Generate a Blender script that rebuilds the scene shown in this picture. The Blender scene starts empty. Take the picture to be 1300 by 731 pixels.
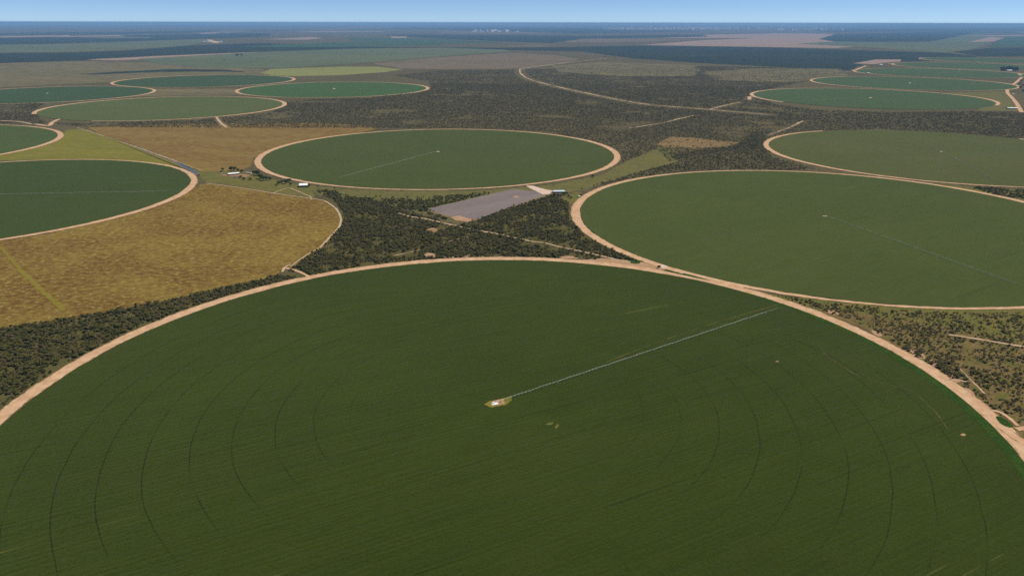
import bpy, bmesh, math, random
import numpy as np
from mathutils import Vector, Matrix, noise
random.seed(7); rng = np.random.default_rng(11)
S = bpy.context.scene
COL = S.collection
R = math.radians

# ------------------------------------------------------------------ camera
FPX, HY, ROLL, CAMH = 935.0, 29.0, R(0.1), 490.0      # focal length and horizon row of the 1300x731 survey frame
PITCH = math.atan((365.5-HY)/FPX)
def gp(p):
    """pixel of the survey frame -> point on the level plain (metres)"""
    x = (p[0]-650)/FPX; y = -(p[1]-365.5)/FPX
    c, s = math.cos(ROLL), math.sin(ROLL)
    x, y = c*x-s*y, s*x+c*y
    dy = math.cos(PITCH)+y*math.sin(PITCH); dz = -math.sin(PITCH)+y*math.cos(PITCH)
    k = CAMH/max(-dz, CAMH/150000)
    return (x*k, dy*k)
def G(*pts): return [gp(p) for p in pts]
cd = bpy.data.cameras.new("camera"); cam = bpy.data.objects.new("camera", cd); COL.objects.link(cam)
cd.sensor_width = 36; cd.lens = FPX/1300*36; cd.clip_start = 1; cd.clip_end = 400000
cam.location = (0, 0, CAMH)
cam.rotation_euler = (Matrix.Rotation(math.pi/2-PITCH, 3, 'X') @ Matrix.Rotation(ROLL, 3, 'Z')).to_euler()
S.camera = cam

# ------------------------------------------------------------------ object helpers
def tag(o, label=None, cat=None, group=None, kind=None):
    if label: o["label"] = label
    if cat: o["category"] = cat
    if group: o["group"] = group
    if kind: o["kind"] = kind
    return o
def link(name, me, mats=(), parent=None):
    o = bpy.data.objects.new(name, me); COL.objects.link(o)
    for m in mats: me.materials.append(m)
    if parent: o.parent = parent
    return o
def empty(name, loc=(0, 0, 0), rz=0):
    o = bpy.data.objects.new(name, None); COL.objects.link(o); o.location = loc; o.rotation_euler = (0, 0, rz)
    o.empty_display_size = 1
    return o
def mesh(name, v, f, smooth=False, mi=None):
    me = bpy.data.meshes.new(name); me.from_pydata([tuple(a) for a in v], [], [tuple(a) for a in f])
    if smooth: me.polygons.foreach_set("use_smooth", [True]*len(me.polygons))
    if mi is not None: me.polygons.foreach_set("material_index", mi)
    me.update(); return me
def copy_tree(o, parent=None):
    c = o.copy(); COL.objects.link(c)
    if parent is not None: c.parent = parent
    for ch in list(o.children): copy_tree(ch, c)
    return c

# ------------------------------------------------------------------ material helpers
class N:
    def __init__(s, name, rough=0.9):
        s.m = bpy.data.materials.new(name); s.m.use_nodes = True
        s.t = s.m.node_tree; s.b = s.t.nodes["Principled BSDF"]
        s.b.inputs["Roughness"].default_value = rough
        s.b.inputs["Specular IOR Level"].default_value = 0.08
    def n(s, typ, **k):
        x = s.t.nodes.new(typ)
        for a, v in k.items(): setattr(x, a, v)
        return x
    def l(s, a, b): s.t.links.new(a, b)
    def obj(s): return s.n("ShaderNodeTexCoord").outputs["Object"]
    def uv(s): return s.n("ShaderNodeTexCoord").outputs["UV"]
    def mp(s, vec, scale=(1, 1, 1), rz=0, loc=(0, 0, 0)):
        a = s.n("ShaderNodeMapping"); s.l(vec, a.inputs[0])
        r = s.n("ShaderNodeMapping"); r.inputs["Rotation"].default_value = (0, 0, -rz); s.l(vec, r.inputs[0])
        s.l(r.outputs[0], a.inputs[0])
        a.inputs["Scale"].default_value = scale; a.inputs["Location"].default_value = loc
        return a.outputs[0]
    def noise(s, vec, scale, detail=4, rough=0.6, lo=0.35, hi=0.65, dist=0):
        a = s.n("ShaderNodeTexNoise"); s.l(vec, a.inputs["Vector"]); a.inputs["Scale"].default_value = scale
        a.inputs["Detail"].default_value = detail; a.inputs["Roughness"].default_value = rough; a.inputs["Distortion"].default_value = dist
        return s.ramp(a.outputs["Fac"], lo, hi)
    def ramp(s, v, lo, hi, a=0.0, b=1.0):
        m = s.n("ShaderNodeMapRange"); s.l(v, m.inputs[0])
        m.inputs[1].default_value = lo; m.inputs[2].default_value = hi; m.inputs[3].default_value = a; m.inputs[4].default_value = b
        m.interpolation_type = 'SMOOTHSTEP'
        return m.outputs[0]
    def math(s, op, a, b=None, c=None):
        m = s.n("ShaderNodeMath", operation=op)
        for i, v in enumerate((a, b, c)):
            if v is None: continue
            if isinstance(v, (int, float)): m.inputs[i].default_value = v
            else: s.l(v, m.inputs[i])
        return m.outputs[0]
    def mix(s, f, a, b):
        m = s.n("ShaderNodeMix", data_type='RGBA')
        if isinstance(f, (int, float)): m.inputs[0].default_value = f
        else: s.l(f, m.inputs[0])
        for i, v in ((6, a), (7, b)):
            if isinstance(v, tuple): m.inputs[i].default_value = (*v, 1)
            else: s.l(v, m.inputs[i])
        return m.outputs[2]
    def out(s, c):
        if isinstance(c, tuple): s.b.inputs["Base Color"].default_value = (*c, 1)
        else: s.l(c, s.b.inputs["Base Color"])
        return s.m
    def bump(s, h, strength, dist):
        b = s.n("ShaderNodeBump"); b.inputs["Strength"].default_value = strength; b.inputs["Distance"].default_value = dist
        s.l(h, b.inputs["Height"]); s.l(b.outputs[0], s.b.inputs["Normal"])

def plain(name, c, rough=0.6, metal=0.0, var=0.12, sc=0.6):
    k = N(name, rough); k.b.inputs["Metallic"].default_value = metal
    f = k.noise(k.obj(), sc, 3)
    return k.out(k.mix(f, tuple(x*(1-var) for x in c), tuple(min(1, x*(1+var)) for x in c)))

def patchy(name, a, b, c=None, s1=0.012, s2=0.12, st=(1, 1), rz=0, fine=None, amt=0.5, bump=0.0):
    """land cover: two tones in broad drifts, a third in small flecks"""
    k = N(name, 1.0); k.b.inputs["Specular IOR Level"].default_value = 0.0
    o = k.obj(); v = k.mp(o, (st[0], st[1], 1), rz)
    f = k.noise(v, s1, 6, 0.62, 0.38, 0.62); g = k.noise(v, s2, 5, 0.65, 0.40, 0.62)
    w = k.math('ADD', k.math('MULTIPLY', f, 1-amt), k.math('MULTIPLY', g, amt))
    col = k.mix(w, a, b)
    if c is not None:
        h = k.noise(k.mp(o, (st[0], st[1], 1), rz, (37, 11, 0)), fine or s2*2.3, 4, 0.6, 0.52, 0.66)
        col = k.mix(h, col, c)
    if bump: k.bump(g, 0.6, bump)
    return k.out(col)

TRACKS = [50, 99, 148, 198, 245, 293, 343, 391, 441, 487, 529, 573]
def crop(name, a, b, rz=R(28), tracks=1.0, tan=0.15, light=None):
    """standing crop of a pivot circle: sowing rows, drifts of vigour, wheel ruts of the sprinkler machine"""
    k = N(name, 1.0); k.b.inputs["Specular IOR Level"].default_value = 0.0
    o = k.obj()
    big = k.noise(o, 0.0028, 5, 0.55, 0.3, 0.7)
    mid = k.noise(k.mp(o, (0.35, 1, 1), rz), 0.03, 5, 0.65, 0.34, 0.66)
    fin = k.noise(o, 0.22, 4, 0.75, 0.32, 0.68)
    row = k.noise(k.mp(o, (0.02, 1, 1), rz), 0.24, 3, 0.6, 0.36, 0.64)
    w = k.math('ADD', k.math('ADD', k.math('MULTIPLY', big, 0.34), k.math('MULTIPLY', mid, 0.2)),
               k.math('ADD', k.math('MULTIPLY', fin, 0.30), k.math('MULTIPLY', row, 0.14)))
    col = k.mix(w, a, b)
    dark = tuple(x*0.48 for x in a)
    # missed drill rows: long thin dark and straw lines that come and go
    ln = k.noise(k.mp(o, (0.006, 1, 1), rz, (5, 2, 0)), 0.15, 2, 0.5, 0.64, 0.675)
    gate = k.noise(k.mp(o, (0.5, 1, 1), rz, (90, 2, 0)), 0.011, 3, 0.6, 0.46, 0.60)
    col = k.mix(k.math('MULTIPLY', k.math('MULTIPLY', ln, gate), 0.5), col, dark)
    ls = k.noise(k.mp(o, (0.008, 1, 1), rz, (15, 42, 0)), 0.14, 2, 0.5, 0.685, 0.71)
    g2 = k.noise(k.mp(o, (0.5, 1, 1), rz, (190, 52, 0)), 0.012, 3, 0.6, 0.52, 0.62)
    straw = light or (0.10, 0.10, 0.025)
    col = k.mix(k.math('MULTIPLY', k.math('MULTIPLY', ls, g2), 0.6), col, straw)
    if tan: col = k.mix(k.math('MULTIPLY', k.noise(k.mp(o, (0.4, 1, 1), rz, (7, 70, 0)), 0.006, 6, 0.7, 0.50, 0.72), tan), col, (0.085, 0.062, 0.028))
    if tracks:
        sx = k.n("ShaderNodeSeparateXYZ"); k.l(o, sx.inputs[0])
        ln2 = k.n("ShaderNodeVectorMath", operation='LENGTH'); k.l(k.mp(o, (1, 1, 0)), ln2.inputs[0])
        wob = k.math('MULTIPLY', k.math('SUBTRACT', k.noise(o, 0.008, 2, 0.5, 0.1, 0.9), 0.5), 4.0)
        r = k.math('ADD', ln2.outputs["Value"], wob)
        tot = None
        for t in TRACKS[2:]:
            d = k.math('ABSOLUTE', k.math('SUBTRACT', r, float(t)))
            e = k.ramp(d, 0.35, 0.95, 1, 0)
            tot = e if tot is None else k.math('MAXIMUM', tot, e)
        ang = k.math('DIVIDE', k.math('ABSOLUTE', sx.outputs[0]), k.math('MAXIMUM', ln2.outputs["Value"], 1.0))
        am = k.math('MULTIPLY', k.ramp(ang, 0.50, 0.88), k.ramp(k.math('DIVIDE', sx.outputs[1], k.math('MAXIMUM', ln2.outputs['Value'], 1.0)), -0.92, -0.5))
        nm = k.math('MULTIPLY', k.math('MULTIPLY', k.noise(o, 0.009, 3, 0.6, 0.32, 0.55), k.ramp(ln2.outputs['Value'], 150.0, 330.0, 0.25, 1)), k.ramp(sx.outputs[0], -60.0, 60.0, 1, 0.72))
        col = k.mix(k.math('MULTIPLY', k.math('MULTIPLY', tot, k.math('MULTIPLY', am, nm)), 1.0*tracks), col, tuple(x*0.3 for x in a))
    k.bump(k.math('ADD', fin, row), 0.5, 1.0)
    k.b.inputs['Sheen Weight'].default_value = 0.27; k.b.inputs['Sheen Roughness'].default_value = 0.45; k.b.inputs['Sheen Tint'].default_value = (0.8, 0.85, 0.25, 1)
    return k.out(col)

def dirt(name, a, b, dark, s=1.0):
    """bare earth track: streaks along the way, grass and stains at the sides (UV: metres along, 0-1 across)"""
    k = N(name, 1.0); k.b.inputs["Specular IOR Level"].default_value = 0.0
    o = k.obj(); u = k.uv()
    f = k.noise(o, 0.06*s, 5, 0.6, 0.35, 0.65)
    col = k.mix(f, a, b)
    st = k.noise(k.mp(u, (0.02, 9, 1)), 1.0, 4, 0.6, 0.5, 0.7)
    col = k.mix(k.math('MULTIPLY', st, 0.45), col, dark)
    sx = k.n("ShaderNodeSeparateXYZ"); k.l(u, sx.inputs[0])
    e = k.math('ABSOLUTE', k.math('SUBTRACT', sx.outputs[1], 0.5))
    en = k.math('ADD', e, k.math('MULTIPLY', k.math('SUBTRACT', k.noise(o, 0.09, 4, 0.7, 0.2, 0.8), 0.5), 0.35))
    col = k.mix(k.ramp(en, 0.36, 0.52, 0, 0.8), col, dark)
    st2 = k.noise(k.mp(u, (0.035, 16, 1), 0, (4, 9, 0)), 1.0, 3, 0.6, 0.56, 0.66)
    col = k.mix(k.math('MULTIPLY', st2, 0.35), col, tuple(x*0.8 for x in dark))
    sp = k.noise(o, 0.11, 4, 0.7, 0.60, 0.70)
    col = k.mix(k.math('MULTIPLY', k.math('MULTIPLY', sp, k.ramp(en, 0.1, 0.45)), 0.8), col, (0.07, 0.085, 0.025))
    return k.out(col)

def foliage(name, a, b, c):
    k = N(name, 0.95)
    o = k.obj()
    rnd = k.n("ShaderNodeObjectInfo").outputs["Random"]
    f = k.noise(o, 0.9, 4, 0.7, 0.35, 0.65)
    base = k.mix(k.ramp(rnd, 0.0, 0.75), a, b)
    base = k.mix(k.ramp(rnd, 0.80, 1.0), base, c)
    col = k.mix(k.math('MULTIPLY', f, 0.7), base, tuple(x*0.6 for x in a))
    k.out(col)
    tr = k.n("ShaderNodeBsdfTranslucent"); k.l(k.mix(0.5, col, tuple(min(1, x*2.2) for x in a)), tr.inputs[0])
    ms = k.n("ShaderNodeMixShader"); ms.inputs[0].default_value = 0.5
    k.l(k.b.outputs[0], ms.inputs[1]); k.l(tr.outputs[0], ms.inputs[2]); k.l(ms.outputs[0], k.t.nodes["Material Output"].inputs[0])
    return k.m

# ------------------------------------------------------------------ palette
M = {}
M['ground'] = patchy("ground_scrubland", (0.084, 0.070, 0.032), (0.118, 0.096, 0.045), (0.048, 0.049, 0.021), 0.0009, 0.02, fine=0.05)
M['under'] = patchy("undergrowth", (0.062, 0.060, 0.018), (0.095, 0.082, 0.028), (0.14, 0.105, 0.042), 0.02, 0.15)
M['pasture'] = patchy("dry_pasture", (0.115, 0.060, 0.016), (0.215, 0.150, 0.034), (0.25, 0.20, 0.055), 0.0055, 0.075, (0.8, 1.0), R(6), fine=0.11, amt=0.56, bump=0.5)
M['pasture2'] = patchy("brown_pasture", (0.150, 0.085, 0.026), (0.205, 0.138, 0.042), (0.19, 0.165, 0.045), 0.006, 0.05, (0.5, 1.0), R(-4), fine=0.05)
M['yellowgreen'] = patchy("yellow_green_grass", (0.135, 0.135, 0.018), (0.19, 0.165, 0.03), (0.15, 0.105, 0.035), 0.008, 0.04, (0.4, 1.0))
M['lime'] = patchy("bright_grass", (0.165, 0.130, 0.018), (0.20, 0.165, 0.026), (0.19, 0.125, 0.032), 0.03, 0.13)
M['olive'] = patchy("olive_grass", (0.145, 0.128, 0.042), (0.105, 0.102, 0.032), (0.07, 0.07, 0.025), 0.01, 0.06, (0.5, 1))
M['verge'] = patchy("green_verge", (0.020, 0.050, 0.006), (0.036, 0.066, 0.009), (0.022, 0.04, 0.007), 0.02, 0.12)
M['rough'] = patchy("rough_grass", (0.100, 0.078, 0.026), (0.175, 0.125, 0.050), (0.090, 0.105, 0.020), 0.02, 0.13, fine=0.045)
M['greenrough'] = patchy("green_rough_grass", (0.092, 0.098, 0.022), (0.150, 0.128, 0.036), (0.15, 0.105, 0.045), 0.02, 0.12, fine=0.05)
M['grey'] = patchy("grey_sheeting", (0.150, 0.122, 0.118), (0.20, 0.165, 0.158), (0.24, 0.195, 0.165), 0.012, 0.22, (0.06, 1.0), R(43))
M['earth'] = patchy("bare_earth", (0.42, 0.265, 0.165), (0.33, 0.20, 0.11), (0.24, 0.15, 0.08), 0.03, 0.15)
M['orange'] = patchy("orange_earth", (0.34, 0.20, 0.10), (0.24, 0.145, 0.075), (0.16, 0.11, 0.05), 0.02, 0.1)
M['pale'] = patchy("pale_earth", (0.62, 0.50, 0.42), (0.48, 0.34, 0.25), None, 0.03, 0.2)
M['clearing'] = patchy("scrub_clearing", (0.25, 0.16, 0.07), (0.17, 0.12, 0.05), (0.07, 0.06, 0.035), 0.01, 0.05)
M['far_forest'] = patchy("far_woodland", (0.018, 0.030, 0.022), (0.030, 0.040, 0.028), (0.045, 0.050, 0.038), 0.0006, 0.006, (0.4, 1))
M['far_green'] = patchy("far_green_field", (0.085, 0.105, 0.055), (0.115, 0.13, 0.068), None, 0.0005, 0.004, (0.3, 1))
M['far_teal'] = patchy("far_deep_green_field", (0.038, 0.075, 0.036), (0.055, 0.09, 0.045), None, 0.0008, 0.006, (0.3, 1))
M['far_brown'] = patchy("far_brown_field", (0.165, 0.125, 0.080), (0.130, 0.105, 0.065), (0.09, 0.08, 0.05), 0.0008, 0.008, (0.3, 1))
M['far_pink'] = patchy("far_bare_field", (0.30, 0.205, 0.165), (0.24, 0.18, 0.14), None, 0.0006, 0.004, (0.3, 1))
M['far_yellow'] = patchy("far_yellow_field", (0.175, 0.185, 0.055), (0.20, 0.205, 0.065), None, 0.001, 0.01, (0.3, 1))
M['far_tan'] = patchy("far_grassland", (0.160, 0.132, 0.062), (0.120, 0.104, 0.050), (0.06, 0.062, 0.04), 0.0011, 0.008, (0.35, 1))
M['road'] = dirt("dirt_road", (0.56, 0.375, 0.235), (0.46, 0.285, 0.165), (0.24, 0.150, 0.07))
M['lane'] = dirt("narrow_dirt_lane", (0.50, 0.37, 0.25), (0.40, 0.28, 0.17), (0.20, 0.15, 0.08))
M['rut'] = dirt("dark_rut", (0.022, 0.026, 0.008), (0.03, 0.032, 0.01), (0.12, 0.09, 0.04))
M['strawrut'] = dirt("straw_rut", (0.085, 0.080, 0.020), (0.17, 0.13, 0.05), (0.02, 0.03, 0.006))
M['water'] = plain("canal_water", (0.05, 0.09, 0.12), 0.08, 0, 0.1); M['water'].node_tree.nodes["Principled BSDF"].inputs["Specular IOR Level"].default_value = 0.6
M['lining'] = patchy("canal_lining", (0.14, 0.11, 0.08), (0.19, 0.145, 0.11), None, 0.02, 0.1)
M['steel'] = plain("galvanised_steel", (0.46, 0.47, 0.40), 0.5, 0.0, 0.1, 0.2)
M['tyre'] = plain("black_tyre", (0.03, 0.03, 0.03), 0.8)
M['concrete'] = plain("concrete", (0.45, 0.42, 0.38), 0.8)
M['white'] = plain("white_sheet_roof", (0.82, 0.83, 0.84), 0.4, 0, 0.05, 0.15)
M['blue'] = plain("pale_blue_sheet_roof", (0.52, 0.62, 0.72), 0.4, 0, 0.06, 0.15)
M['greyroof'] = plain("grey_sheet_roof", (0.36, 0.34, 0.33), 0.6, 0, 0.12, 0.2)
M['brownroof'] = plain("brown_tile_roof", (0.20, 0.12, 0.08), 0.8, 0, 0.2, 0.6)
M['wall'] = plain("rendered_wall", (0.60, 0.54, 0.46), 0.8, 0, 0.1)
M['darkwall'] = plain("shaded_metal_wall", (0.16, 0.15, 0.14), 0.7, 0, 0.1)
M['glass'] = plain("window_glass_and_bay_shade", (0.03, 0.04, 0.05), 0.15)
M['bark'] = plain("bark", (0.11, 0.085, 0.06), 0.9, 0, 0.3, 2)
M['leaf'] = foliage("scrub_foliage", (0.125, 0.122, 0.030), (0.180, 0.158, 0.046), (0.22, 0.165, 0.08))
M['leaf2'] = foliage("dark_foliage", (0.078, 0.092, 0.020), (0.112, 0.120, 0.030), (0.14, 0.12, 0.046))
M['leaf3'] = foliage("bright_foliage", (0.055, 0.095, 0.018), (0.085, 0.115, 0.025), (0.10, 0.10, 0.03))
M['leaf4'] = foliage("grey_green_foliage", (0.175, 0.145, 0.066), (0.215, 0.170, 0.084), (0.25, 0.185, 0.105))
M['far_white'] = plain("pale_render", (0.80, 0.76, 0.72), 0.7, 0, 0.1)
M['paint'] = plain("white_vehicle_paint", (0.78, 0.79, 0.80), 0.3)

# ------------------------------------------------------------------ ground
def ground():
    v, f = [], []
    rings = [0]+[120*1.16**i for i in range(200)]
    rings = [r for r in rings if r < 145000]+[150000]
    n = 96
    v.append((0, 0, 0))
    for r in rings[1:]:
        for i in range(n): v.append((r*math.cos(2*math.pi*i/n), r*math.sin(2*math.pi*i/n), 0))
    for i in range(n): f.append((0, 1+i, 1+(i+1) % n))
    for k in range(len(rings)-2):
        a = 1+k*n; b = a+n
        for i in range(n): f.append((a+i, b+i, b+(i+1) % n, a+(i+1) % n))
    o = link("ground", mesh("ground", v, f), [M['ground']]); tag(o, kind="structure")
ground()

ZC = [0]
def zoff(d, order): return order*0.02*(1+d/1500.0)
def smooth_closed(pts, k=3):
    """Chaikin corner cutting"""
    for _ in range(k):
        q = []
        n = len(pts)
        for i in range(n):
            a, b = pts[i], pts[(i+1) % n]
            q += [(a[0]*.75+b[0]*.25, a[1]*.75+b[1]*.25), (a[0]*.25+b[0]*.75, a[1]*.25+b[1]*.75)]
        pts = q
    return pts
def sheet(name, pts, mat, label=None, cat=None, kind="structure", rag=0.0, smooth=0, group=None, z=None, parent=None):
    """a patch of land cover: filled outline, ragged natural edge"""
    w = [gp(p) for p in pts]
    if smooth: w = smooth_closed(w, smooth)
    if rag:
        q = []
        n = len(w)
        for i in range(n):
            a, b = Vector(w[i]), Vector(w[(i+1) % n]); L = (b-a).length
            m = max(1, int(L/(rag*1.6))); m = min(m, 160)
            d = (b-a).normalized() if L > 0 else Vector((1, 0)); nn = Vector((-d.y, d.x))
            for j in range(m):
                p = a.lerp(b, j/m); e = 0 if j == 0 else noise.noise(Vector((p.x/rag/2.5, p.y/rag/2.5, 3.1)))*rag*1.3
                q.append((p.x+nn.x*e, p.y+nn.y*e))
        w = q
    ZC[0] += 1
    cx = sum(p[0] for p in w)/len(w); cy = sum(p[1] for p in w)/len(w); d = math.hypot(cx, cy)
    zz = z if z is not None else zoff(d, ZC[0] % 9+1)
    bm = bmesh.new(); vs = [bm.verts.new((p[0]-cx, p[1]-cy, 0)) for p in w]
    fc = bm.faces.new(vs); bmesh.ops.triangulate(bm, faces=[fc])
    bmesh.ops.recalc_face_normals(bm, faces=bm.faces)
    if bm.faces and sum(fa.normal.z for fa in bm.faces) < 0: bmesh.ops.reverse_faces(bm, faces=bm.faces)
    me = bpy.data.meshes.new(name); bm.to_mesh(me); bm.free()
    o = link(name, me, [M[mat]], parent); o.location = (cx, cy, zz)
    tag(o, label, cat, group, kind); o['poly'] = 0; del o['poly']
    return o, w

def catmull(p, step):
    q = []; P = [Vector(a) for a in p]
    P = [P[0]*2-P[1]]+P+[P[-1]*2-P[-2]]
    for i in range(1, len(P)-2):
        a, b, c, d = P[i-1:i+3]; m = max(2, min(60, int((c-b).length/step)))
        for j in range(m):
            t = j/m
            q.append(0.5*((2*b)+(-a+c)*t+(2*a-5*b+4*c-d)*t*t+(-a+3*b-3*c+d)*t**3))
    q.append(P[-2]); return q
ROADS = []
def ribbon(name, pts, width, mat='lane', z=0.5, kind="structure", label=None, wob=0.18, world=False, closed=False, cat=None, wf=None, clear=0.006):
    w = [Vector(p) for p in pts] if world else catmull([gp(p) for p in pts], max(6, width*0.8))
    n = len(w); v, f, uv = [], [], []; L = 0
    for i, p in enumerate(w):
        if closed: t = (w[(i+1) % n]-w[i-1]).normalized()
        else: t = (w[min(i+1, n-1)]-w[max(i-1, 0)]).normalized()
        nn = Vector((-t.y, t.x)); 
        if i: L += (p-w[i-1]).length
        e1 = (noise.noise(Vector((p.x/160, p.y/160, 1.7)))*1.1+noise.noise(Vector((p.x/24, p.y/24, 1.7)))*0.8+noise.noise(Vector((p.x/7, p.y/7, 1.7)))*0.45)*wob*width
        e2 = (noise.noise(Vector((p.x/24, p.y/24, 8.7)))*0.6+noise.noise(Vector((p.x/7, p.y/7, 8.7)))*0.4)*wob*width
        dz = z*(1+math.hypot(p.x, p.y)/3000); ww = wf(p)*width if wf else width
        for k, s in enumerate((-1, -0.34, 0.34, 1)):
            off = s*ww/2+(e1 if k == 3 else -e2 if k == 0 else 0)
            q = p+nn*off; v.append((q.x, q.y, dz)); uv.append((L, (s+1)/2))
    m = n if closed else n-1
    for i in range(m):
        for k in range(3):
            a = i*4+k; b = ((i+1) % n)*4+k
            f.append((a+1, a, b, b+1))
    me = mesh(name, v, f); ul = me.uv_layers.new(name="UVMap")
    for l in me.loops: ul.data[l.index].uv = uv[l.vertex_index]
    # road strips face up
    if me.polygons[0].normal.z < 0: me.flip_normals()
    o = link(name, me, [M[mat]]); tag(o, label, cat, None, kind)
    ROADS.append((np.array([[p.x, p.y] for p in w]), width/2+1.5, clear))
    return o

# ------------------------------------------------------------------ pivot circles: crop standing 0.8 m high, ring road round it
CIRC = []
def ringw(c): return 0.5+0.62*min(1, abs(c))**1.6
def circle_field(name, c, r, mat, label, road=22, skip=None, wob=0.16, seg=640, h=0.8):
    cx, cy = c; d = math.hypot(cx, cy); h = h*(1+d/6000)
    v, f = [(0, 0, h)], []
    for i in range(seg):
        a = 2*math.pi*i/seg; rr = r+noise.noise(Vector((cx+math.cos(a)*9, cy+math.sin(a)*9, 0)))*2.5+noise.noise(Vector((math.cos(a)*r/9, math.sin(a)*r/9, 4)))*1.3
        v.append((rr*math.cos(a), rr*math.sin(a), h))
    for i in range(seg):
        a = v[1+i]; v.append((a[0]*1.0008, a[1]*1.0008, 0.0))
    for i in range(seg):
        j = (i+1) % seg
        f.append((0, 1+i, 1+j)); f.append((1+j, 1+i, 1+seg+i, 1+seg+j))
    o = link("crop_field", mesh("crop_field", v, f), [mat]); o.location = (cx, cy, 0)
    tag(o, label, "crop field", "round irrigated crop fields")
    CIRC.append((cx, cy, r+road, r+4, skip))
    if True:
        thin = name != "a"
        def rr_(i):
            a = 2*math.pi*i/seg; q = r-0.5+road/2*(ringw(math.cos(a)) if thin else 1)
            return (cx+q*math.cos(a), cy+q*math.sin(a))
        w = [rr_(i) for i in range(seg)]
        if skip:
            a0, a1 = skip; w = [w[int(round(((a1+(360-(a1-a0))*k/seg) % 360)/360*seg)) % seg] for k in range(seg)]
            q = [w[0]]
            for p in w[1:]:
                if p != q[-1]: q.append(p)
            w = q
        ribbon("ring_road", w, road, 'road', 0.5, world=True, closed=not skip, wob=wob, clear=None, wf=(lambda p: ringw((p.x-cx)/r)) if thin else None)
    return o

dk = dict(rz=R(28))
c_near = crop("crop_near", (0.0150, 0.0260, 0.0015), (0.031, 0.0445, 0.0035), tan=0.06, tracks=1.0)
c_midr = crop("crop_mid_right", (0.036, 0.050, 0.008), (0.058, 0.071, 0.014), R(35), tan=0.22, tracks=0.25)
c_mid = crop("crop_centre", (0.036, 0.050, 0.009), (0.053, 0.063, 0.013), R(10), tan=0.06, tracks=0.25)
c_right = crop("crop_right", (0.054, 0.062, 0.014), (0.082, 0.082, 0.022), R(-35), tan=0.55, tracks=0.2)
c_left = crop("crop_left", (0.022, 0.038, 0.005), (0.035, 0.052, 0.008), R(2), tan=0.10, tracks=0.3)
c_lup = crop("crop_left_upper", (0.038, 0.060, 0.011), (0.055, 0.074, 0.016), R(60), tan=0.35, tracks=0)
c_faa = crop("crop_far_dark", (0.024, 0.048, 0.018), (0.033, 0.058, 0.023), R(15), tan=0, tracks=0)
c_fab = crop("crop_far_olive", (0.058, 0.074, 0.020), (0.078, 0.090, 0.026), R(12), tan=0.3, tracks=0)
c_fad = crop("crop_far_green", (0.030, 0.072, 0.018), (0.041, 0.084, 0.022), R(15), tan=0, tracks=0)
c_rb = crop("crop_far_right", (0.038, 0.066, 0.022), (0.052, 0.078, 0.028), R(15), tan=0.15, tracks=0)

MAIN = (-19.0, 897.0)
f_main = circle_field("a", MAIN, 643, c_near, "huge dark green round crop field filling the foreground", 24)
circle_field("b", (845, 1920), 661, c_midr, "large green round crop field right of centre with a wide sandy bend at its left", 23)
circle_field("c", (-284, 2950), 684, c_mid, "round green crop field in the middle above the grey sheeted plot", 24)
circle_field("d", (1731, 2975), 663, c_right, "brownish green round crop field cut by the right edge, above the large right field", 22, (35, 110))
circle_field("e", (-1625, 2166), 612, c_left, "deep green round crop field at the left edge above the dry brown pasture", 22)
circle_field("f", (-2694, 3071), 700, c_lup, "small visible end of a round crop field at the left edge below the scrub", 24)
circle_field("g", (-3345, 5460), 685, c_faa, "far dark round crop field cut by the left edge, its sprinkler arm showing", 26)
circle_field("h", (-2116, 4617), 681, c_fab, "far olive green round crop field directly above the belt of dark scrub at left", 26, (214, 262))
circle_field("i", (-2717, 6778), 735, c_faa, "farthest dark blue green round crop field at left, below the yellowish grassland", 28)
circle_field("j", (-1387, 5935), 709, c_fad, "far bright green round crop field left of centre, below the yellow field", 26)
circle_field("k", (2490, 5310), 765, c_rb, "nearest of the far round green crop fields at upper right", 26, (205, 318))
circle_field("l", (3470, 6660), 790, c_rb, "second of the far round green crop fields at upper right, counted from the near scrub", 26)
circle_field("m", (4476, 8060), 800, c_rb, "third of the far round green crop fields at upper right, below the dark stand of tall trees", 26)
circle_field("n", (5560, 9420), 800, c_rb, "fourth of the far round green crop fields at upper right, behind the dark stand of tall trees", 28)
circle_field("o", (6750, 11000), 820, c_rb, "fifth and most distant round green crop field at upper right", 28)

# bright weedy border along the right side of the near field
def border():
    v, f = [], []; n = 90
    for i in range(n+1):
        a = R(-42+i*(98)/n); t = i/n
        wd = 17*math.sin(math.pi*min(1, max(0, t)))**0.6*(1.15-0.55*t)
        e = noise.noise(Vector((i*0.35, 2, 0)))*2.5
        for rr in (643.5, 643.5-max(0.6, wd+e)): v.append((rr*math.cos(a), rr*math.sin(a), 1.05))
    for i in range(n): f.append((2*i, 2*i+2, 2*i+3, 2*i+1))
    me = mesh("field_border", v, f)
    if me.polygons[0].normal.z < 0: me.flip_normals()
    o = link("field_border", me, [M['verge']], f_main); o['label'] = "bright green weedy border along the ring road"
border()

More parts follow.
